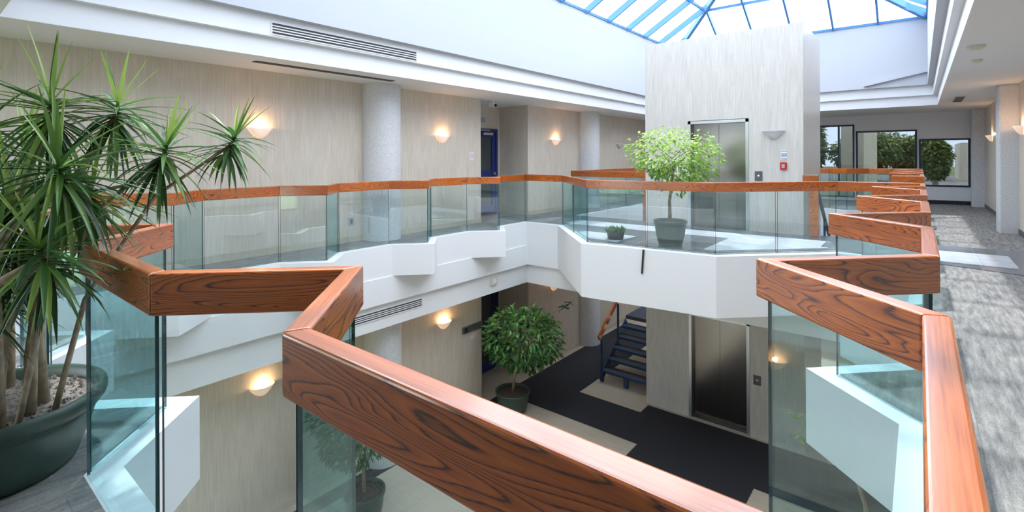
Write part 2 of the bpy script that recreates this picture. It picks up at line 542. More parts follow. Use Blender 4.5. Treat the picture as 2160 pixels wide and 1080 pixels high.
# stone crossing on the upper level
mb = MB(); mb.prism([(-6.3, 8.98), (-5.83, 8.98), (-4.28, 7.38), (-2.34, 7.58), (-0.98, 8.93), (WR, 8.2), (WR, 10.36), (-6.6, 10.36)], 0.012, 0.020)
struct('floor_crossing', mb, M['slate'])
mb = MB()
for poly in ([(-2.55, 7.72), (-2.36, 7.74), (-1.1, 8.98), (-1.1, 9.05), (-2.55, 9.05)], [(-4.5, 7.62), (-3.9, 7.55), (-3.9, 8.3), (-4.9, 8.3), (-5.0, 8.15)], [(-5.9, 9.05), (-1.2, 9.05), (-1.2, 9.7), (-5.9, 9.7)], [(0.16, 8.75), (0.95, 8.75), (0.95, 9.75), (0.16, 9.75)]):
    mb.prism(poly, 0.020, 0.024)
struct('floor_inlay', mb, M['pale_tile'])
# lobby floor
mb = MB(); mb.box((WL - 1.1, YN - 0.2, ZF - 0.2), (WR + 0.3, YF + 0.2, ZF)); struct('floor_lower', mb, M['lobby_tile'])
mb = MB()
zz0, zz1 = ZF, ZF + 0.012
mb.box((-7.28, YN, zz0), (-7.02, 8.62, zz1))
mb.prism([(-7.28, 8.62), (-4.05, 8.62), (-4.05, 1.0), (-2.07, 1.0), (-2.07, 8.62), (WR, 8.62), (WR, 10.1), (-4.5, 10.1), (-4.5, 9.72), (-5.97, 9.72), (-5.97, 14.5), (-7.28, 14.5)], zz0, zz1)
struct('floor_lobby_carpet', mb, M['dark_carpet'])
# upper ceiling and stepped rooflight well
WX0, WX1, WY0, WY1 = -6.22, 0.16, 0.80, 16.40
def rect(e): return [(WX0 - e, WY0 - e), (WX1 + e, WY0 - e), (WX1 + e, WY1 + e), (WX0 - e, WY1 + e)]
plate('ceiling_upper', outer, [rect(0.20)], ZC, 2.965, M['soffit'])
plate('trim_cornice_lower', outer, [rect(0.195)], 2.712, 2.965, M['white'])
plate('trim_cornice_upper', outer, [rect(0.11)], 2.965, 3.22, M['white'])
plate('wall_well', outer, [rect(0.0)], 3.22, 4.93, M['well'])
mb = MB(); mb.beam((-1.15, 16.36, 3.30), (0.16, 16.36, 3.56), 0.08, 0.05); struct('trim_well_strip', mb, M['well'])  # thin sloping strip standing proud of the rear well wall

# ------------------------------------------------------------------ walls
def wallbox(mb, a, b): mb.box(a, b)
RY0, RY1, RX = 8.10, 9.80, -8.36
mb = MB()
mb.box((WL - 0.3, YN, ZF), (WL, RY0, ZC)); mb.box((WL - 0.3, RY1, ZF), (WL, YF, ZC))
mb.box((RX - 0.2, RY0 - 0.2, ZF), (RX, RY1 + 0.2, ZC))
mb.box((RX, RY0 - 0.2, ZF), (WL - 0.3, RY0, ZC)); mb.box((RX, RY1, ZF), (WL - 0.3, RY1 + 0.2, ZC))
struct('wall_left', mb, M['trav'])
mb = MB(); mb.box((WR, YN, ZF), (WR + 0.3, YF, ZC)); struct('wall_right', mb, M['trav'])
mb = MB()
for z0, z1 in ((ZF, ZF + 0.1), (0.012, 0.11)):
    mb.box((WL, YN, z0), (WL + 0.012, RY0, z1)); mb.box((WL, RY1, z0), (WL + 0.012, YF, z1))
struct('baseboard_left', mb, M['lobby_tile'])
mb = MB(); mb.box((WR - 0.012, YN, 0.012), (WR, YF, 0.11)); struct('baseboard_right', mb, M['dark_grey'])

# far wall with three windows of stepped head height
YW = YF
wins = [(-2.62, -1.62, 0.10, 2.44), (-1.58, -0.06, 0.10, 2.22), (-0.02, 1.13, 0.52, 1.93)]
mb = MB()
mb.box((WL, YW, ZF), (WR, YW + 0.2, 0.10)); mb.box((WL, YW, 2.44), (WR, YW + 0.2, ZC + 0.1))
mb.box((WL, YW, 0.10), (wins[0][0], YW + 0.2, 2.44)); mb.box((wins[0][1], YW, 0.10), (wins[1][0], YW + 0.2, 2.44))
mb.box((wins[1][0], YW, wins[1][3]), (wins[1][1], YW + 0.2, 2.44)); mb.box((wins[1][1], YW, 0.10), (wins[2][0], YW + 0.2, 2.44))
mb.box((wins[2][0], YW, wins[2][3]), (wins[2][1], YW + 0.2, 2.44)); mb.box((wins[2][0], YW, 0.10), (wins[2][1], YW + 0.2, wins[2][2]))
mb.box((wins[2][1], YW, 0.10), (WR, YW + 0.2, 2.44))
struct('wall_far', mb, M['white'])
mb = MB(); mb.box((-0.2, YW - 0.02, 0.012), (WR - 0.25, YW, 0.12)); struct('baseboard_far', mb, M['black'])
for i, (x0, x1, z0, z1) in enumerate(wins):
    mb = MB(); t_ = 0.05
    y0, y1 = YW - 0.02, YW + 0.08
    mb.box((x0, y0, z1 - t_), (x1, y1, z1)); mb.box((x0, y0, z0), (x1, y1, z0 + t_))
    mb.box((x0, y0, z0 + t_), (x0 + t_, y1, z1 - t_)); mb.box((x1 - t_, y0, z0 + t_), (x1, y1, z1 - t_))
    if i == 0:
        mb.box((x0 + 0.55, y0, z0 + t_), (x0 + 0.60, y1, z1 - t_))
        mb.box((x0 + t_, y0, 1.55), (x0 + 0.55, y1, 1.60))
    fr = mb.build('window_%d' % (i + 1), M['dark_frame'] if i != 0 else M['stair_blue']); fr['kind'] = 'structure'
    p = MB(); p.box((x0 + t_ * .5, YW + 0.03, z0 + t_ * .5), (x1 - t_ * .5, YW + 0.036, z1 - t_ * .5)); sub(p, 'glass_pane', M['window_glass'], fr)

# near wall: unseen glazing behind the camera, both storeys; lobby bays added for daylight
mb = MB()
mb.box((WL, YN - 0.2, ZF), (WR, YN, ZF + 0.08)); mb.box((WL, YN - 0.2, -1.34), (WR, YN, 0.08)); mb.box((WL, YN - 0.2, 2.66), (WR, YN, ZC + 0.1))
for x in (WL, -5.3, -3.15, -1.0, WR - 0.12): mb.box((x, YN - 0.2, ZF), (x + 0.12, YN, ZC))
mb.box((-3.03, YN - 0.2, 0.08), (-1.0, YN, 2.66)); mb.box((-0.88, YN - 0.2, 0.08), (WR - 0.12, YN, 2.66))
mb.box((-3.03, YN - 0.2, ZF + 0.08), (-1.0, YN, -1.34)); mb.box((-0.88, YN - 0.2, ZF + 0.08), (WR - 0.12, YN, -1.34))
struct('wall_near', mb, M['trav'])
k = 4
xs = (WL, -5.3, -3.15, -1.0, WR - 0.12)
for z0, z1 in ((ZF + 0.08, -1.34), (0.08, 2.66)):
    for a, b in zip(xs[:-1], xs[1:]):
        if a > -3.2: continue
        x0, x1 = a + 0.12, b
        mb = MB(); t_ = 0.05
        mb.box((x0, YN - 0.12, z1 - t_), (x1, YN - 0.04, z1)); mb.box((x0, YN - 0.12, z0), (x1, YN - 0.04, z0 + t_))
        mb.box((x0, YN - 0.12, z0 + t_), (x0 + t_, YN - 0.04, z1 - t_)); mb.box((x1 - t_, YN - 0.12, z0 + t_), (x1, YN - 0.04, z1 - t_))
        fr = mb.build('window_%d' % k, M['dark_frame']); fr['kind'] = 'structure'; k += 1
        p = MB(); p.box((x0 + 0.02, YN - 0.085, z0 + 0.02), (x1 - 0.02, YN - 0.079, z1 - 0.02)); sub(p, 'glass_pane', M['clear_pane'], fr)

# round concrete columns
for (x, y, r, nm) in ((-7.36, 5.42, 0.335, 'a'), (-7.36, 12.5, 0.335, 'b')):
    mb = MB(); mb.lathe((x, y, 0), [(r, ZF), (r, ZC)], 48); mb.lathe((x, y, 0), [(0, ZC), (r, ZC)], 48)
    struct('column_left', mb, M['concrete'])
for (x, y) in ((1.42, 12.85), (1.42, 18.9)):
    mb = MB(); mb.box((x - 0.30, y - 0.16, ZF), (x, y + 0.34, ZC)); bevel(struct('column_right', mb, M['concrete']), 0.03, 3)

# ------------------------------------------------------------------ lift shaft
mb = MB()
DX0, DX1 = -3.66, -2.51
def front(mb, z0, z1, d0, d1):
    mb.box((SX0, SY0, z0), (DX0, SY0 + 0.2, z1)); mb.box((DX1, SY0, z0), (SX1, SY0 + 0.2, z1))
    mb.box((DX0, SY0, d1), (DX1, SY0 + 0.2, z1))
    if d0 > z0: mb.box((DX0, SY0, z0), (DX1, SY0 + 0.2, d0))
front(mb, 0.0, 3.82, 0.02, 2.15)
front(mb, ZF, -0.0, ZF + 0.01, ZF + 2.15)
mb.box((SX0, SY0 + 0.2, ZF), (SX0 + 0.2, SY1, 3.82)); mb.box((SX1 - 0.2, SY0 + 0.2, ZF), (SX1, SY1, 3.82))
mb.box((SX0 + 0.2, SY1 - 0.2, ZF), (SX1 - 0.2, SY1, 3.82)); mb.box((SX0 + 0.2, SY0 + 0.2, 3.7), (SX1 - 0.2, SY1 - 0.2, 3.82))
struct('wall_shaft', mb, M['trav_shaft'])
for lab, z in (('brushed steel lift doors facing the upper crossing behind the potted ficus', 0.02), ('brushed steel lift doors on the lower lobby above charcoal carpet', ZF + 0.012)):
    t = thing('elevator_door', lab, 'elevator door', ((DX0 + DX1) / 2, SY0 + 0.1, z))
    mb = MB(); h = 2.12
    mb.box((DX0, SY0 - 0.012, z), (DX0 + 0.055, SY0 + 0.17, z + h)); mb.box((DX1 - 0.055, SY0 - 0.012, z), (DX1, SY0 + 0.17, z + h))
    mb.box((DX0, SY0 - 0.012, z + h - 0.055), (DX1, SY0 + 0.17, z + h)); sub(mb, 'frame', M['alu'], t)
    xm = (DX0 + DX1) / 2
    for a, b in ((DX0 + 0.056, xm - 0.003), (xm + 0.003, DX1 - 0.056)):
        mb = MB(); mb.box((a, SY0 + 0.11, z + 0.012), (b, SY0 + 0.15, z + h - 0.056)); sub(mb, 'door_leaf', M['steel'], t)
    mb = MB(); mb.box((DX0 + 0.056, SY0 + 0.02, z), (DX1 - 0.056, SY0 + 0.11, z + 0.011)); sub(mb, 'sill', M['dark_grey'], t)

# ------------------------------------------------------------------ railings
def seg_objects(t, pts, i, j, w_, z1, h, closed_poly=None, idx=None):
    a = offset(closed_poly, w_ / 2); b = offset(closed_poly, -w_ / 2)
    return a, b

def railing(name, label, poly, closed, i0, i1, ztop=1.05, group=None, splits=(), post=None):
    """rail segments i0..i1 (edges) of the poly line, as one railing thing"""
    hw = 0.0275; th = 0.14
    A = offset(poly, hw, closed); B = offset(poly, -hw, closed)
    n = len(poly)
    p0 = Vector(poly[i0 % n]); p1 = Vector(poly[(i1) % n])
    mid = (p0 + p1) / 2
    t = thing(name, label, 'railing', (poly[i0 % n][0], poly[i0 % n][1], 0.0), group)
    for e in range(i0, i1):
        ia, ib = e % n, (e + 1) % n
        p = Vector(poly[ia]); q = Vector(poly[ib]); d = (q - p); L = d.length
        if L < 0.02: continue
        ang = math.atan2(d.y, d.x)
        c = (p + q) / 2
        R = Matrix.Rotation(-ang, 2)
        quad = [R @ (Vector(v) - c) for v in (A[ia], A[ib], B[ib], B[ia])]
        mb = MB(); mb.prism([(v.x, v.y) for v in quad][::-1], -th / 2, th / 2)
        o = mb.build('handrail', M['wood'], None)
        o.parent = t; o.location = (c.x - t.location.x, c.y - t.location.y, ztop - th / 2); o.rotation_euler = (0, 0, ang)
        bevel(o, 0.007, 3)
        k = 2 if L > 1.6 else 1
        for s_ in range(k):
            u0 = -L / 2 + L * s_ / k + 0.014; u1 = -L / 2 + L * (s_ + 1) / k - 0.014
            mb = MB(); mb.box((u0, -0.006, 0.0), (u1, 0.006, ztop - th + 0.01))
            # end faces get the dark edge material
            for fi in (3, 5): mb.mi[fi] = 1
            g = mb.build('glass_panel', [M['glass'], M['glass_edge']], None)
            g.parent = t; g.location = (c.x - t.location.x, c.y - t.location.y, 0.004); g.rotation_euler = (0, 0, ang)
    if post:
        for (x0, y0, x1, y1) in post:
            mb = MB(); mb.box((x0, y0, 0.02), (x1, y1, ztop - th)); bevel(sub(mb, 'newel_post', M['wood'], t), 0.006)
    return t

# slots that carry the glass (thin aluminium shoe along the glass foot)
railing('glass_railing', 'zigzag oak and glass railing nearest the camera, beside the big dracaena planter', P1, True, 0, nN)
railing('glass_railing', 'zigzag oak and glass railing running along the grey carpeted walkway', P1, True, nN, nN + nR)
railing('glass_railing', 'angled oak and glass railing around the platform with the bright potted ficus', P1, True, nN + nR, nN + nR + nP - 1)
railing('glass_railing', 'zigzag oak and glass railing in front of the long travertine wall', P1, True, nN + nR + nP - 1, len(P1))
P2c = P2
nn = len(P2)
railing('glass_railing', 'short oak and glass guard with end post left of the lift shaft', P2, False, nn - 2, nn - 1, 1.10, post=[(-4.74, 10.40, -4.60, 10.455)])
railing('glass_railing', 'straight oak and glass railing along the left side of the far stair opening', P2, False, nn - 3, nn - 2, 1.10)
railing('glass_railing', 'oak and glass railing zigzagging beside the far end of the walkway', P2, False, 0, len(P2r), 1.10)
railing('glass_railing', 'far oak and glass railing below the stepped windows at the end wall', P2, False, len(P2r), nn - 3, 1.10)
t = thing('newel_rail', 'short oak rail return and post at right corner of lift shaft', 'newel post', (-1.45, 10.1, 0.024))
mb = MB(); mb.box((-1.60, 10.07, 0.96), (-1.36, 10.125, 1.10)); bevel(sub(mb, 'handrail', M['wood'], t), 0.006)
mb = MB(); mb.box((-1.50, 10.07, 0.024), (-1.36, 10.125, 0.958)); bevel(sub(mb, 'post', M['wood'], t), 0.006)

# ------------------------------------------------------------------ rooflight
EZ = 4.93; SL = 0.6
cx = (WX0 + WX1) / 2; half = (WX1 - WX0) / 2; RZ = EZ + SL * half
hipN, hipF = (cx, WY0 + half, RZ), (cx, WY1 - half, RZ)
t = thing('skylight', 'blue framed hipped glass skylight above the whole atrium', 'skylight', (cx, 8.6, EZ))
corners = [(WX0, WY0, EZ), (WX1, WY0, EZ), (WX1, WY1, EZ), (WX0, WY1, EZ)]
mb = MB()
for a, b in zip(corners, corners[1:] + corners[:1]): mb.beam(a, b, 0.06, 0.06)
sub(mb, 'eave_frame', M['blue'], t)
for c_, h_ in ((corners[0], hipN), (corners[1], hipN), (corners[2], hipF), (corners[3], hipF)):
    mb = MB(); mb.beam(c_, h_, 0.10, 0.16); sub(mb, 'hip_rafter', M['blue'], t)
mb = MB(); mb.beam(hipN, hipF, 0.10, 0.16); sub(mb, 'ridge_beam', M['blue'], t)
ys = []
y = 14.93
while y > WY0 + 0.4: ys.append(y); y -= 1.105
ys.append(15.95)
for y in ys:
    run = min(half, y - WY0, WY1 - y)
    for x_, s_ in ((WX0, 1), (WX1, -1)):
        mb = MB(); mb.beam((x_, y, EZ), (x_ + s_ * run, y, EZ + SL * run), 0.05, 0.15); sub(mb, 'rafter', M['blue'], t)
for k in range(1, 6):
    x = WX1 - 1.0 * k if k < 6 else WX0 + 0.4
    run = min(half, x - WX0, WX1 - x)
    if run < 0.1: continue
    for y_, s_ in ((WY0, 1), (WY1, -1)):
        mb = MB(); mb.beam((x, y_, EZ), (x, y_ + s_ * run, EZ + SL * run), 0.05, 0.13); sub(mb, 'rafter', M['blue'], t)
tt = 1.32
ring = [(WX0 + tt, WY0 + tt, EZ + SL * tt), (WX1 - tt, WY0 + tt, EZ + SL * tt), (WX1 - tt, WY1 - tt, EZ + SL * tt), (WX0 + tt, WY1 - tt, EZ + SL * tt)]
for a, b in zip(ring, ring[1:] + ring[:1]):
    mb = MB(); mb.beam(a, b, 0.05, 0.07); sub(mb, 'purlin', M['blue'], t)
up = Vector((0, 0, 0.07))
for quad in ((corners[3], corners[0], hipN, hipF), (corners[1], corners[2], hipF, hipN), (corners[0], corners[1], hipN), (corners[2], corners[3], hipF)):
    mb = MB(); vs = [Vector(v) + up for v in quad]
    th = [v + Vector((0, 0, 0.012)) for v in vs]; n = len(vs)
    mb.add(vs + th, [tuple(range(n))[::-1], tuple(range(n, 2 * n))] + [(i, (i + 1) % n, n + (i + 1) % n, n + i) for i in range(n)])
    sub(mb, 'glass_slope', M['pane'], t)

# ------------------------------------------------------------------ stairs round the shaft
def stair(name, label, x0, x1, y0, dy, z0, dz, n, land, hr):
    t = thing(name, label, 'staircase', ((x0 + x1) / 2, y0, ZF + 0.0))
    for k in range(n):
        mb = MB(); yk = y0 + dy * k; zk = z0 + dz * k
        mb.box((x0 + 0.03, yk, zk - 0.05), (x1, yk + abs(dy) * 1.12, zk)); o = sub(mb, 'tread', M['tread'], t)
        nb = MB(); nb.box((x0 + 0.03, yk - 0.012, zk - 0.055), (x1, yk - 0.001, zk + 0.004)); sub(nb, 'nosing', M['stair_blue'], o)
    mb = MB()
    for x in (x0, x1 - 0.03):
        mb.beam((x + 0.015, y0 - 0.08, z0 - 0.22), (x + 0.015, y0 + dy * n, z0 + dz * n - 0.14), 0.03, 0.16)
    mb.box((x0, y0 - 0.03, ZF), (x0 + 0.05, y0 + 0.02, z0)); mb.box(((x0 + x1) / 2 - 0.05, y0 - 0.03, ZF), ((x0 + x1) / 2 + 0.05, y0 + 0.02, z0 - 0.05))
    sub(mb, 'stringer', M['stair_blue'], t)
    return t
LS = stair('staircase', 'dark blue open riser staircase rising left of the lift shaft', -5.86, -4.60, 10.552, 0.254, -3.60, 0.196, 5, 1.2, True)
mb = MB(); zl = -3.60 + 0.196 * 5; yl = 10.552 + 0.254 * 5
mb.box((-5.86, yl, zl - 0.09), (-4.60, yl + 1.3, zl)); sub(mb, 'landing', M['tread'], LS)
for p in ((-5.83, 10.50), (-5.83, 11.34), (-5.83, 12.4)):
    zz = ZF if p[1] < 10.6 else -3.60 + 0.196 * (p[1] - 10.552) / 0.254 - 0.2
    mb = MB(); mb.box((p[0] - 0.02, p[1] - 0.02, max(ZF + 0.012, zz)), (p[0] + 0.02, p[1] + 0.02, -2.86 + 0.76 * max(0, min(1.25, p[1] - 10.50)))); sub(mb, 'post', M['stair_blue'], LS)
for x in (-5.86, -4.64):
    mb = MB(); mb.beam((x, 10.42, -2.83), (x, 11.82, -1.76), 0.05, 0.13); bevel(sub(mb, 'handrail', M['wood'], LS, 'oak handrail'), 0.006)
# middle flight behind the shaft and the right flight up to the crossing
MS = thing('staircase', 'upper blue stair flight climbing to the crossing right of the lift shaft', 'staircase', (-0.95, 10.6, -1.3))
for k in range(7):
    zk = -0.19 * (k + 1); yk = 10.56 + 0.26 * k
    mb = MB(); mb.box((-1.42, yk, zk - 0.05), (-0.50, yk + 0.28, zk)); sub(mb, 'tread', M['tread'], MS)
mb = MB()
for x in (-1.45, -0.47): mb.beam((x, 10.52, -0.14), (x, 12.5, -1.58), 0.03, 0.2)
sub(mb, 'stringer', M['stair_blue'], MS)
mb = MB(); mb.box((-1.45, 12.4, -1.62), (-0.45, 13.6, -1.52)); sub(mb, 'landing', M['tread'], MS)
for (y, z) in ((10.62, -0.3), (11.5, -0.95), (12.35, -1.5)):
    mb = MB(); mb.box((-1.47, y - 0.02, z), (-1.43, y + 0.02, z + 1.12)); sub(mb, 'post', M['stair_blue'], MS)
mb = MB(); mb.beam((-1.45, 10.62, 0.80), (-1.45, 12.4, -0.40), 0.05, 0.05); sub(mb, 'guard_bar', M['stair_blue'], MS)
mb = MB()
mb.box((-4.6, 12.45, -2.66), (-1.5, 13.3, -2.62)); 
mb.beam((-4.6, 12.45, -2.60), (-1.45, 12.45, -1.58), 0.03, 0.2); mb.beam((-4.6, 13.4, -2.60), (-1.45, 13.4, -1.58), 0.03, 0.2)
mb.v = mb.v[8:]; mb.tone = mb.tone[8:]; mb.f = [tuple(i - 8 for i in f) for f in mb.f[6:]]; mb.mi = mb.mi[6:]; mb.smooth = mb.smooth[6:]
sub(mb, 'stringer', M['stair_blue'], MS)
for k in range(6):
    mb = MB(); x = -4.55 + 0.5 * k; mb.box((x, 12.46, -2.50 + 0.165 * k - 0.05), (x + 0.5, 13.38, -2.50 + 0.165 * k)); sub(mb, 'tread', M['tread'], MS)

# ------------------------------------------------------------------ wall lamps
def sconce(label, pos, nrm, lit, wd=0.175, group=None):
    """half-bowl uplighter: pos = wall point at rim height, nrm = outward normal"""
    n = Vector(nrm); a = math.atan2(n.y, n.x)
    t = thing('wall_sconce', label, 'wall lamp', pos, group)
    prof = [(0.012, -0.150), (0.045, -0.143), (0.085, -0.115), (0.125, -0.070), (0.155, -0.030), (wd, 0.0), (wd - 0.010, 0.0), (wd - 0.03, -0.035), (0.11, -0.075), (0.07, -0.118), (0.03, -0.135), (0.0, -0.138)]
    mb = MB(); mb.lathe((0, 0, 0), prof, 28, 0, -PI / 2, PI / 2)
    # flatten depth a little and turn to the wall normal
    ca, sa = math.cos(a), math.sin(a)
    mb.v = [(pos[0] + (x * 0.72 + 0.006) * ca - y * sa, pos[1] + (x * 0.72 + 0.006) * sa + y * ca, pos[2] + z) for x, y, z in mb.v]
    sub(mb, 'bowl', M['lamp_lit'] if lit else M['lamp_off'], t)
    mb = MB(); mb.box((0.0005, -0.05, -0.11), (0.006, 0.05, -0.02))
    mb.v = [(pos[0] + x * ca - y * sa, pos[1] + x * sa + y * ca, pos[2] + z) for x, y, z in mb.v]
    sub(mb, 'back_plate', M['alu'], t)
    mb = MB(); c = Vector(pos) + n * 0.06 + Vector((0, 0, -0.055))
    mb.lathe((c.x, c.y, c.z), [(0.0, -0.03), (0.018, -0.022), (0.026, 0.0), (0.018, 0.022), (0.0, 0.03)], 12)
    sub(mb, 'bulb', M['bulb'] if lit else M['lamp_off'], t)
    if lit:
        ld = bpy.data.lights.new('sconce_light', 'POINT'); ld.energy = 1.7 if pos[2] > 0 else 2.3; ld.color = (1.0, 0.58, 0.29); ld.shadow_soft_size = 0.03
        lo = bpy.data.objects.new('sconce_light', ld); COL.objects.link(lo); lo.parent = t
        lo.location = n * 0.065 + Vector((0, 0, 0.03))
X = (1, 0, 0)
sconce('lit wall lamp on upper travertine wall behind the dracaena leaf tips', (WL, 3.36, 1.87), X, True)
sconce('lit wall lamp on upper wall between the round column and the blue door', (WL, 6.95, 1.87), X, True)
sconce('lit wall lamp on upper wall just right of the door recess', (WL, 11.01, 1.90), X, True)
sconce('unlit wall lamp on upper wall left of the ficus crown', (WL, 14.58, 1.86), X, False)
sconce('white unlit wall lamp on lift shaft beside the steel doors', (-2.08, SY0, 1.89), (0, -1, 0), False, 0.195)
sconce('lit wall lamp between the two grey columns of the carpeted walkway', (WR, 16.95, 1.92), (-1, 0, 0), True)
sconce('lit wall lamp on walkway wall nearer than the speckled grey column', (WR, 12.25, 1.93), (-1, 0, 0), True)
sconce('lit lobby wall lamp seen below the near railing and white slab', (WL, 3.38, -1.87), X, True)
sconce('lit lobby wall lamp left of the projecting dark sign', (WL, 6.98, -1.86), X, True)
sconce('lit lobby wall lamp under the slab edge above the lobby ficus', (WL, 10.9, -1.90), X, True)

# ------------------------------------------------------------------ doors
for lab, z in (('navy blue framed door with grey glass in the upper wall recess', 0.012), ('dark blue framed door in the lobby wall recess behind the ficus', ZF)):
    t = thing('recess_door', lab, 'door', (RX, 9.05, z))
    mb = MB(); y0, y1 = 8.62, 9.66; h = 2.13; f = 0.08
    mb.box((RX, y0, z), (RX + 0.06, y0 + f, z + h)); mb.box((RX, y1 - f, z), (RX + 0.06, y1, z + h)); mb.box((RX, y0 + f, z + h - f), (RX + 0.06, y1 - f, z + h))
    sub(mb, 'door_frame', M['navy'], t)
    mb = MB(); a, b = y0 + f + 0.004, y1 - f - 0.004; s_ = 0.13
    mb.box((RX, a, z + 0.01), (RX + 0.045, a + s_, z + h - f - 0.005)); mb.box((RX, b - s_, z + 0.01), (RX + 0.045, b, z + h - f - 0.005))
    mb.box((RX, a + s_, z + h - f - 0.145), (RX + 0.045, b - s_, z + h - f - 0.005)); mb.box((RX, a + s_, z + 0.01), (RX + 0.045, b - s_, z + 0.24)); mb.box((RX, a + s_, z + 0.96), (RX + 0.045, b - s_, z + 1.10))
    leaf = sub(mb, 'door_leaf', M['navy'], t)
    mb = MB(); mb.box((RX + 0.015, a + s_, z + 0.24), (RX + 0.02, b - s_, z + 0.96)); mb.box((RX + 0.015, a + s_, z + 1.10), (RX + 0.02, b - s_, z + h - f - 0.145)); sub(mb, 'glass', plain('grey door glass', (0.05, 0.06, 0.065), 0.12), leaf)
    mb = MB(); mb.box((RX + 0.046, b - 0.10, z + 0.98), (RX + 0.10, b - 0.05, z + 1.06)); sub(mb, 'handle', M['alu'], leaf)
    mb = MB(); mb.box((RX + 0.061, y0 + 0.45, z + h - 0.16), (RX + 0.12, y0 + 0.80, z + h - 0.10)); sub(mb, 'door_closer', M['alu'], t)
    mb = MB(); mb.box((RX + 0.061, y0 + 0.30, z + h - 0.05), (RX + 0.064, y0 + 0.75, z + h - 0.025)); sub(mb, 'door_sign', M['sign_grey'], t)
mb = MB(); mb.box((RX, 8.85, 2.30), (RX + 0.05, 9.22, 2.42)); tag(bevel(mb.build('emergency_light', M['sign_grey'], origin=(RX, 9.0, 2.36))), 'small grey emergency light over the blue recess door', 'emergency light')

# ------------------------------------------------------------------ vents, signs, small fittings
def grille(label, x, y0, y1, z0, z1, n=4):
    t = thing('air_grille', label, 'air vent', (x, (y0 + y1) / 2, z0))
    mb = MB(); f = 0.014
    mb.box((x, y0, z0), (x + 0.012, y1, z0 + f)); mb.box((x, y0, z1 - f), (x + 0.012, y1, z1)); mb.box((x, y0, z0 + f), (x + 0.012, y0 + f, z1 - f)); mb.box((x, y1 - f, z0 + f), (x + 0.012, y1, z1 - f))
    sub(mb, 'frame', M['white'], t)
    mb = MB(); mb.box((x, y0 + f, z0 + f), (x + 0.003, y1 - f, z1 - f)); sub(mb, 'backing', M['vent_grey'], t)
    mb = MB(); hh = (z1 - z0 - 2 * f) / (n + 1)
    for k in range(n):
        zc = z0 + f + hh * (k + 1); mb.box((x + 0.003, y0 + f, zc - hh * 0.2), (x + 0.012, y1 - f, zc + hh * 0.2))
    sub(mb, 'louvre', M['white'], t)
grille('long white louvred grille high on the cornice above the wall', WX0 - 0.11, 3.0, 5.36, 2.985, 3.15, 3)
grille('white louvred grille in the slab edge below the left railing', -6.78, 4.1, 5.84, -1.17, -1.02, 3)
mb = MB(); mb.box((-6.86, 3.0, ZC - 0.008), (-6.75, 5.25, ZC)); o = tag(mb.build('slot_diffuser', M['vent_grey'], origin=(-6.8, 4.1, ZC)), 'long dark slot air diffuser in the left soffit', 'air vent')
t = thing('ceiling_diffuser', 'dark slatted square diffuser in the walkway ceiling', 'air vent', (0.69, 15.2, ZC))
mb = MB(); mb.box((0.60, 14.5, ZC - 0.012), (0.78, 15.9, ZC)); sub(mb, 'frame', M['cream'], t)
mb = MB()
for k in range(6): mb.box((0.62 + 0.025 * k, 14.55, ZC - 0.022), (0.635 + 0.025 * k, 15.85, ZC - 0.012))
sub(mb, 'slat', M['dark_grey'], t)
for lab, x, y, r in (('larger cream round smoke detector on the walkway ceiling', 0.52, 8.0, 0.085), ('smaller cream smoke detector further along the walkway ceiling', 0.60, 9.15, 0.06)):
    t = thing('smoke_detector', lab, 'smoke detector', (x, y, ZC), 'ceiling smoke detectors')
    mb = MB(); mb.lathe((x, y, ZC), [(0.0, -0.02), (r, -0.02), (r, 0.0)], 24); sub(mb, 'base', M['cream'], t)
    mb = MB(); mb.lathe((x, y, ZC - 0.02), [(0.0, -0.03), (r * 0.55, -0.027), (r * 0.8, -0.01), (r * 0.85, 0.0)], 24); sub(mb, 'sensor_head', M['cream'], t)
t = thing('security_camera', 'small white security camera under the soffit by the recess', 'security camera', (-7.55, 8.6, ZC))
mb = MB(); mb.box((-7.58, 8.57, ZC - 0.05), (-7.52, 8.63, ZC)); sub(mb, 'bracket', M['white'], t)
mb = MB(); mb.box((-7.60, 8.53, ZC - 0.14), (-7.46, 8.67, ZC - 0.05)); sub(mb, 'housing', M['white'], t)
mb = MB(); mb.tube([(-7.46, 8.60, ZC - 0.10), (-7.43, 8.60, ZC - 0.10)], 0.035, 14); sub(mb, 'lens', M['black'], t)
t = thing('alarm_box', 'small white alarm box on the slab edge below the railing', 'alarm box', (-6.78, 7.73, -1.09))
mb = MB(); mb.box((-6.78, 7.63, -1.17), (-6.74, 7.83, -1.02)); bevel(sub(mb, 'housing', M['cream'], t))
mb = MB(); mb.lathe((0, 0, 0), [(0.0, 0.006), (0.04, 0.004), (0.05, 0.0)], 16); mb.v = [(-6.74 + z, 7.73 + x, -1.09 + y) for x, y, z in mb.v]; sub(mb, 'sounder', M['white'], t)
t = thing('wall_outlet', 'grey wall outlet low on the upper travertine wall', 'wall outlet', (WL, 4.87, 0.36))
mb = MB(); mb.box((WL, 4.82, 0.29), (WL + 0.008, 4.92, 0.43)); sub(mb, 'plate', M['sign_grey'], t)
mb = MB(); mb.box((WL + 0.008, 4.85, 0.32), (WL + 0.011, 4.89, 0.40)); sub(mb, 'socket', M['dark_grey'], t)
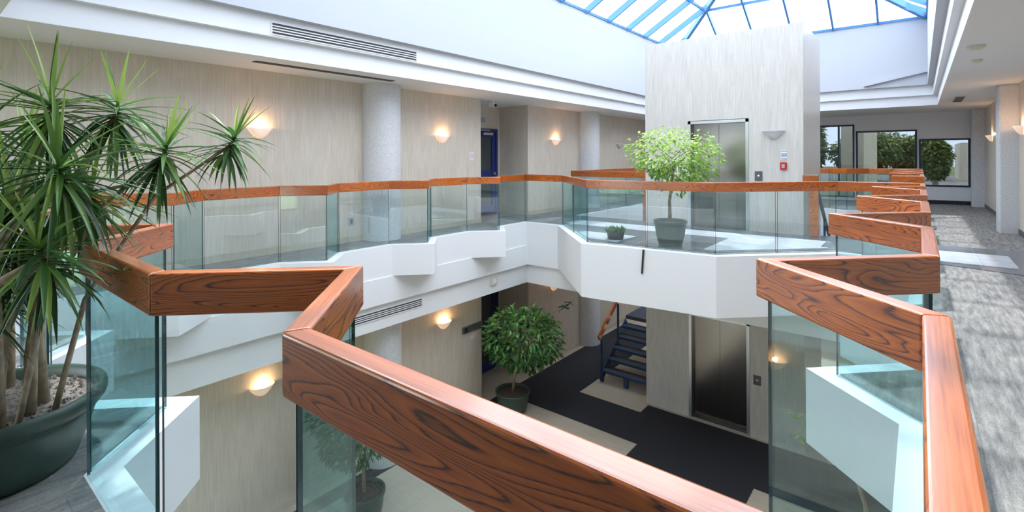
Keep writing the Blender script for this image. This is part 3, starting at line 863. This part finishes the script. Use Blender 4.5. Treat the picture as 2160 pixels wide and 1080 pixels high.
for lab, y, z in (('small pink no smoking sticker on the upper wall by the door recess', 7.81, 1.46), ('small pink no smoking sticker on the lobby wall below the dark sign', 7.80, -2.36)):
    t = thing('wall_sticker', lab, 'sign', (WL, y, z))
    mb = MB(); mb.box((WL, y - 0.06, z - 0.085), (WL + 0.003, y + 0.06, z + 0.085)); sub(mb, 'backing', plain('pale sticker', (0.74, 0.70, 0.72), 0.5), t)
    mb = MB(); mb.lathe((0, 0, 0), [(0.03, 0.0), (0.03, 0.002), (0.045, 0.002), (0.045, 0.0)], 20)
    mb.v = [(WL + 0.003 + zz, y + xx, z + 0.015 + yy) for xx, yy, zz in mb.v]; mb.beam((WL + 0.004, y - 0.03, z + 0.045), (WL + 0.004, y + 0.03, z - 0.015), 0.012, 0.002); sub(mb, 'emblem', M['pink'], t)
t = thing('flag_sign', 'dark grey sign projecting from the lobby wall beside the recess', 'sign', (WL, 7.9, -2.2))
mb = MB(); mb.box((WL, 7.50, -2.26), (WL + 0.05, 8.08, -2.13)); bevel(sub(mb, 'panel', M['dark_grey'], t), 0.004)
mb = MB(); mb.box((WL + 0.05, 7.53, -2.245), (WL + 0.053, 7.62, -2.145)); sub(mb, 'end_cap', M['black'], t)
# lift wall fittings
t = thing('fire_alarm', 'red fire alarm pull station on the lift shaft', 'fire alarm', (-1.92, SY0, 1.25))
mb = MB(); mb.box((-1.975, SY0 - 0.035, 1.185), (-1.865, SY0, 1.32)); bevel(sub(mb, 'housing', M['red'], t), 0.006)
mb = MB(); mb.box((-1.945, SY0 - 0.042, 1.215), (-1.895, SY0 - 0.035, 1.285)); sub(mb, 'pull_handle', M['sign_grey'], t)
t = thing('notice_plate', 'small grey and white notice above the red fire alarm', 'sign', (-1.91, SY0, 1.45))
mb = MB(); mb.box((-1.965, SY0 - 0.006, 1.365), (-1.86, SY0, 1.535)); sub(mb, 'plate', M['white'], t)
mb = MB()
for z0, z1 in ((1.51, 1.53), (1.42, 1.485), (1.375, 1.395)): mb.box((-1.96, SY0 - 0.009, z0), (-1.865, SY0 - 0.006, z1))
sub(mb, 'printed_band', M['sign_grey'], t)
for lab, x, z in (('dark lift call panel on the shaft beside the upper steel doors', -2.34, 1.06), ('dark lift call panel beside the lobby lift doors', -2.38, -2.77)):
    t = thing('call_panel', lab, 'call button', (x, SY0, z))
    mb = MB(); mb.box((x - 0.065, SY0 - 0.012, z - 0.09), (x + 0.065, SY0, z + 0.09)); bevel(sub(mb, 'plate', M['dark_grey'], t), 0.004)
    mb = MB(); mb.lathe((0, 0, 0), [(0.0, 0.010), (0.02, 0.008), (0.024, 0.0)], 18); mb.v = [(x + a, SY0 - 0.012 - c, z + b) for a, b, c in mb.v]; sub(mb, 'button', M['alu'], t)
mb = MB(); mb.beam((-3.30, 7.262, 0.0), (-3.325, 7.262, -0.37), 0.028, 0.02); o = tag(mb.build('cable_strip', M['black'], origin=(-3.31, 7.26, -0.18)), 'short black strip hanging on the white platform edge', 'cable cover')

# ------------------------------------------------------------------ plants
def leaf_quad(mb, base, d, nrm, L, W, fold, tone, droop=0.0):
    d = d.normalized(); s_ = d.cross(nrm)
    if s_.length < 1e-4: s_ = d.cross(Vector((1, 0, 0)))
    s_.normalize(); u = s_.cross(d)
    dn = Vector((0, 0, -1))
    p1 = base + d * L * 0.45; p2 = base + d * L + dn * droop * L
    vs = [base, p1 + s_ * W / 2 + u * fold * W, p2, p1 - s_ * W / 2 + u * fold * W, p1]
    mb.add(vs, [(0, 4, 1), (1, 4, 2), (2, 4, 3), (3, 4, 0)], 0, tone)

def crown(mb, c, r, n, L, W, rng, hollow=0.45, gaps=5):
    holes = [Vector((rng.uniform(-1, 1), rng.uniform(-1, 1), rng.uniform(-1, 1))) for _ in range(gaps)]
    lumps = [Vector((rng.gauss(0, 1), rng.gauss(0, 1), rng.gauss(0, 1))).normalized() for _ in range(11)]
    k = 0
    while k < n:
        v = Vector((rng.gauss(0, 1), rng.gauss(0, 1), rng.gauss(0, 1))).normalized()
        lump = max(v.dot(l) for l in lumps)
        rad = (hollow + (1 - hollow) * rng.random() ** 0.6) * (0.42 + 0.62 * lump)
        p = v * rad
        if any((p - h * 0.85).length < 0.30 for h in holes): k += 0.2; continue
        P = Vector((c[0] + p.x * r[0], c[1] + p.y * r[1], c[2] + p.z * r[2]))
        d = Vector((v.x + rng.gauss(0, .5), v.y + rng.gauss(0, .5), v.z * 0.5 - 0.35 + rng.gauss(0, .35)))
        nrm = Vector((rng.gauss(0, .5), rng.gauss(0, .5), 1))
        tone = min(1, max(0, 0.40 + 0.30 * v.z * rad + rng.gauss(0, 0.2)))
        leaf_quad(mb, P, d, nrm, L * rng.uniform(.7, 1.25), W * rng.uniform(.8, 1.2), 0.18, tone, 0.15)
        k += 1

def pot(t, c, R, H, rb, mat, soil, rim=0.045):
    prof = [(0.0, 0.0), (rb * 0.96, 0.0), (rb, 0.01), (rb + (R - rb) * 0.55, H * 0.45), (R * 0.94, H - rim * 1.5), (R * 0.955, H - rim * 1.3), (R * 1.0, H - rim * 1.2), (R * 1.02, H - rim * 0.4), (R * 1.01, H - 0.005), (R * 0.98, H), (R * 0.93, H - 0.004), (R * 0.91, H - 0.05), (R * 0.86, H - 0.12)]
    mb = MB(); mb.lathe(c, prof, 56); sub(mb, 'pot', mat, t)
    mb = MB(); rng = random.Random(3)
    mb.lathe((c[0], c[1], c[2] + H - 0.055), [(R * 0.905, 0.0), (R * 0.6, 0.015), (R * 0.3, 0.022), (0.0, 0.025)], 40)
    for _ in range(150):
        a = rng.uniform(0, 2 * PI); q = R * 0.86 * math.sqrt(rng.random()); s_ = rng.uniform(.008, .02)
        p = Vector((c[0] + q * math.cos(a), c[1] + q * math.sin(a), c[2] + H - 0.04))
        mb.add([p + Vector((s_, 0, 0)), p + Vector((-s_, s_ * .6, 0)), p + Vector((-s_, -s_ * .6, 0)), p + Vector((0, 0, s_))], [(0, 1, 3), (1, 2, 3), (2, 0, 3)])
    sub(mb, 'soil', soil, t)

def ficus(label, base, H0, R, rb, ph, crown_c, cr, n, leafmat, potmat, L, W, seed, spray=()):
    rng = random.Random(seed)
    t = thing('potted_ficus', label, 'potted tree', base)
    pot(t, base, R, ph, rb, potmat, M['soil'])
    mb = MB(); top = Vector(crown_c)
    b0 = Vector((base[0], base[1], base[2] + ph - 0.06))
    path = [b0, b0.lerp(top, .35) + Vector((rng.gauss(0, .02), rng.gauss(0, .02), 0)), b0.lerp(top, .7) + Vector((rng.gauss(0, .02), rng.gauss(0, .02), 0)), top]
    mb.tube(path, [.030, .025, .021, .015], 9)
    for k in range(13):
        a = 2.4 * k; s0 = path[2].lerp(top, rng.random())
        e = top + Vector((math.cos(a) * cr[0], math.sin(a) * cr[1], rng.uniform(-.5, .85) * cr[2])) * rng.uniform(.6, .85)
        m_ = s0.lerp(e, .5) + Vector((0, 0, .06)); mb.tube([s0, m_, e], [.010, .007, .004], 5)
    for e in spray: mb.tube([top, (top + Vector(e)) / 2 + Vector((0, 0, .1)), Vector(e)], [.008, .005, .003], 5)
    sub(mb, 'trunk', M['trunk'], t)
    mb = MB(); crown(mb, crown_c, cr, n, L, W, rng)
    for e in spray:
        for k in range(16):
            q = top.lerp(Vector(e), 0.82 + .2 * rng.random()) + Vector((rng.gauss(0, .03), rng.gauss(0, .03), rng.gauss(0, .03) + .04))
            leaf_quad(mb, q, Vector((rng.gauss(0, 1), rng.gauss(0, 1), -.5)), Vector((rng.gauss(0, .4), rng.gauss(0, .4), 1)), L, W, .15, rng.random() * .6)
    sub(mb, 'foliage', leafmat, t)
    return t
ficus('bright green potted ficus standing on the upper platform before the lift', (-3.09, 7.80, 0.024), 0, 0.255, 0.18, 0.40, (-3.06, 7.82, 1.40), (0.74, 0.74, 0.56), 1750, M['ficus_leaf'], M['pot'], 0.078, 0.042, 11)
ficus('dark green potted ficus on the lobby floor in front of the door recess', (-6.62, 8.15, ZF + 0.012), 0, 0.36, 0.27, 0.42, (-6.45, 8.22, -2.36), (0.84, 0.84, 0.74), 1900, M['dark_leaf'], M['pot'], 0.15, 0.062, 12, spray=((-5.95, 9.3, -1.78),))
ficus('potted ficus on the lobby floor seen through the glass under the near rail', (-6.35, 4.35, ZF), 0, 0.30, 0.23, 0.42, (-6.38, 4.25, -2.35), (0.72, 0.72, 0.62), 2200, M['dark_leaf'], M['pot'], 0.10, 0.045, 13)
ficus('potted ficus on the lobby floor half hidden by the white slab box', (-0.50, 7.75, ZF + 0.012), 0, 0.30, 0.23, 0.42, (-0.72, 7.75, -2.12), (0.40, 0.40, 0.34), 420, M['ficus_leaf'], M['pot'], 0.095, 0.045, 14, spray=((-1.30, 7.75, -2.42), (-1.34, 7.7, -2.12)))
# low dish of succulents on the platform
t = thing('succulent_planter', 'small dark planter of low mixed succulents on the platform floor', 'potted plant', (-4.05, 7.80, 0.024))
mb = MB(); mb.lathe((-4.05, 7.80, 0.024), [(0.0, 0.0), (0.125, 0.0), (0.155, 0.12), (0.16, 0.13), (0.145, 0.13), (0.14, 0.10), (0.0, 0.105)], 30); sub(mb, 'bowl', M['black_pot'], t)
rng = random.Random(5)
mb = MB()
for k in range(220):
    a = rng.uniform(0, 2 * PI); q = 0.13 * math.sqrt(rng.random()); b = Vector((-4.05 + q * math.cos(a), 7.80 + q * math.sin(a), 0.13))
    leaf_quad(mb, b, Vector((math.cos(a) * .6 + rng.gauss(0, .4), math.sin(a) * .6 + rng.gauss(0, .4), rng.uniform(.3, 1.3))), Vector((0, 0, 1)), rng.uniform(.05, .15), .04, .2, rng.random())
sub(mb, 'foliage', M['dark_leaf'], t)

# big dracaena by the camera
PC = (-3.25, 0.275, 0.014)
D = thing('potted_dracaena', 'large multi-stem dracaena in a wide green planter beside the near railing', 'potted plant', PC)
prof = [(0.0, 0.0), (0.30, 0.0), (0.325, 0.010), (0.335, 0.035), (0.375, 0.14), (0.400, 0.215), (0.404, 0.235), (0.402, 0.243), (0.425, 0.250), (0.444, 0.275), (0.450, 0.302), (0.444, 0.322), (0.430, 0.330), (0.405, 0.322), (0.392, 0.28), (0.37, 0.22)]
prof = [(r_ * 0.92, z_) for r_, z_ in prof]
mb = MB(); mb.lathe(PC, prof, 72); sub(mb, 'planter', M['pot'], D)
mb = MB(); mb.lathe((PC[0], PC[1], PC[2] + 0.275), [(0.36, 0.0), (0.25, 0.012), (0.0, 0.02)], 48)
rng = random.Random(8)
for _ in range(420):
    a = rng.uniform(0, 2 * PI); q = 0.345 * math.sqrt(rng.random()); s_ = rng.uniform(.006, .016)
    p = Vector((PC[0] + q * math.cos(a), PC[1] + q * math.sin(a), PC[2] + 0.282))
    mb.add([p + Vector((s_, 0, 0)), p + Vector((-s_, s_, 0)), p + Vector((-s_, -s_, 0)), p + Vector((0, 0, s_ * 1.2))], [(0, 1, 3), (1, 2, 3), (2, 0, 3)])
sub(mb, 'gravel', M['gravel'], D)
def unproject(px, py, dist):
    a = (px - 1080) / F_PX; b = (333 - py) / F_PX
    u = a * math.cos(ROLL) + b * math.sin(ROLL); v = b * math.cos(ROLL) - a * math.sin(ROLL)
    s_, c_ = math.sin(YAW), math.cos(YAW)
    return Vector((-s_ + u * c_, c_ + u * s_, v)) * dist + Vector((0, 0, 1.42))
def rosette(pos, axis, n, L, seed, wd=0.025):
    rng = random.Random(seed); mb = MB(); ax = Vector(axis).normalized()
    s1 = ax.cross(Vector((.3, .8, .1))).normalized(); s2 = ax.cross(s1)
    for k in range(n):
        f = k / n
        up = k < 6
        th = math.radians(rng.uniform(8, 34) if up else 58 + 92 * ((k - 6) / (n - 6)) ** 0.9 + rng.uniform(-14, 14)); ph = k * 2.39996 + rng.uniform(-.2, .2)
        d = ax * math.cos(th) + (s1 * math.cos(ph) + s2 * math.sin(ph)) * math.sin(th)
        l = L * rng.uniform(.78, 1.12) * (1.0 if up else 0.92 + 0.25 * math.sin(PI * f))
        side = d.cross(Vector((0, 0, 1)))
        if side.length < .05: side = s1.copy()
        side.normalize(); w0 = wd * rng.uniform(.8, 1.2) * (0.85 if up else 1)
        pts = []; cur = Vector(pos) + ax * (0.05 * (1 - f) - 0.06 * f); dd = d.copy(); N = 7
        droop = (0.03 if up else 0.05 + 0.10 * f) * rng.uniform(.4, 1.5)
        for i in range(N + 1):
            pts.append(cur.copy()); cur = cur + dd * (l / N); dd = (dd + Vector((0, 0, -droop))).normalized()
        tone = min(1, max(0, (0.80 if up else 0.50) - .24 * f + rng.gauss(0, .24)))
        vs = []; fs = []
        for i, p in enumerate(pts):
            x = i / N; ww = w0 * (0.55 + 0.9 * x if x < .35 else 0.865) * (1 - max(0, x - .35) / .65) ** 0.8 + 0.0008
            up_ = side.cross((pts[min(i + 1, N)] - pts[max(i - 1, 0)]).normalized())
            vs += [p + side * ww / 2 + up_ * ww * .22, p, p - side * ww / 2 + up_ * ww * .22]
        for i in range(N):
            for j in range(2): fs.append((i * 3 + j, i * 3 + j + 1, i * 3 + j + 4, i * 3 + j + 3))
        mb.add(vs, fs, 0, tone, True)
    return mb
heads = [  # px, py, distance along axis, leaf count, leaf length, axis
    (108, 240, 2.15, 74, 0.31, (0.10, 0.0, 1)), (130, 375, 1.85, 78, 0.31, (0.1, -.2, 1)), (245, 245, 2.35, 60, 0.29, (.15, .1, 1)),
    (344, 330, 2.30, 62, 0.26, (.35, .25, 1)), (488, 305, 2.45, 56, 0.21, (.45, .35, 1)), (20, 440, 2.2, 60, 0.32, (-.2, 0, 1)),
    (92, 545, 1.75, 54, 0.27, (.1, -.3, .9)), (190, 420, 2.2, 56, 0.29, (.2, .1, 1)), (50, 330, 2.5, 60, 0.33, (-.1, .2, 1)), (-40, 290, 2.3, 60, 0.34, (-.3, 0, 1))]
basepts = [(-.02, .02), (.10, -.14), (.20, .10), (.30, .05), (.27, .17), (-.16, -.10), (.06, -.24), (.14, .0), (-.08, .18), (-.24, .08)]
for i, ((px, py, dist, n_, L_, ax_), (bx, by)) in enumerate(zip(heads, basepts)):
    h = unproject(px, py, dist); b = Vector((PC[0] + bx, PC[1] + by, PC[2] + 0.27))
    dv = h - b
    m1 = b + Vector((dv.x * .16 + rng.uniform(-.02, .02), dv.y * .16 + rng.uniform(-.02, .02), dv.z * .42)); m2 = b + Vector((dv.x * .55, dv.y * .55, dv.z * .80))
    r0 = 0.026 if i not in (3, 4) else 0.013
    mb = MB(); mb.tube([b, b.lerp(m1, .5) + Vector((rng.uniform(-.012, .012), rng.uniform(-.012, .012), 0)), m1, m2, h], [r0, r0 * .9, r0 * .82, r0 * .66, r0 * .5], 10)
    sub(mb, 'cane', M['cane'], D)
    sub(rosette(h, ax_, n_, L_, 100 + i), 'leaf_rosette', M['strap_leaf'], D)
for i, (bx, by, hh) in enumerate([(.02, -.06, .62), (.19, -.05, .55), (-.06, -.22, .50), (.25, .0, .75), (.11, .16, .8)]):
    b = Vector((PC[0] + bx, PC[1] + by, PC[2] + .27)); e = b + Vector((rng.uniform(-.06, .06), rng.uniform(-.06, .06), hh))
    mb = MB(); mb.tube([b, b.lerp(e, .5) + Vector((rng.uniform(-.02, .02), 0, 0)), e], [.027, .022, .017], 10); sub(mb, 'cane', M['cane'], D)
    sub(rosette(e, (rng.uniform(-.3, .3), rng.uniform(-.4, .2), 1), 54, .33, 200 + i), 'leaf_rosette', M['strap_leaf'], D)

# ------------------------------------------------------------------ outdoors, seen through the windows
mb = MB(); mb.box((-70, -80, ZF - 0.6), (70, 90, ZF - 0.25)); struct('ground', mb, M['lawn'])
mb = MB(); mb.box((-60, 21, ZF - 0.3), (60, 110, -0.45)); struct('ground_terrace', mb, M['lawn'])
mb = MB(); mb.box((-20, 40, -0.45), (60, 62, -0.42)); struct('path_outside', mb, M['asphalt'])
mb = MB(); mb.box((-2.3, 22.5, -0.45), (-1.6, 30, 6.0)); struct('wall_outside', mb, M['render'])
mb = MB(); mb.box((2.35, 50, -0.45), (12, 58, 2.4)); struct('wall_outside_block', mb, M['render'])
def out_tree(label, x, y, zb, h, r, seed, n=3000):
    rng = random.Random(seed); t = thing('garden_tree', label, 'tree', (x, y, zb), 'trees outside the windows')
    mb = MB(); mb.tube([(x, y, zb), (x, y, zb + h * .6)], [.16, .09], 8); sub(mb, 'trunk', M['trunk'], t)
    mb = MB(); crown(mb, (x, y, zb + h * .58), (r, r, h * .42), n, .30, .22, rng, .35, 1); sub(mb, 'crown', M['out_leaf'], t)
far_t = [('broad green tree outside at the left of the middle far window', -3.3, 46, 3.9, 2.2), ('rounded green tree filling the right of the middle far window', -0.2, 49, 3.6, 1.7),
         ('tall slim tree outside the tallest far window', -5.4, 36, 4.6, 0.9), ('second slim tree outside beside the tallest far window', -8.6, 48, 5.2, 1.3),
         ('low dark tree outside at the left of the end window', 0.75, 41, 2.9, 0.72), ('wide tree outside far behind the middle window', -2.1, 66, 4.6, 3.4), ('wide tree outside far behind the tallest window', -11.5, 68, 4.8, 3.4)]
for i, (l, x, y, h, r) in enumerate(far_t): out_tree(l, x, y, -0.45, h, r, 300 + i)
for i, x in enumerate((-23, -15, -7, 1, 9)): out_tree('leafy tree outside the glazing opposite the lift', x, -17 - (i % 2) * 3, ZF - 0.25, 8.5, 3.0, 320 + i, 2500)
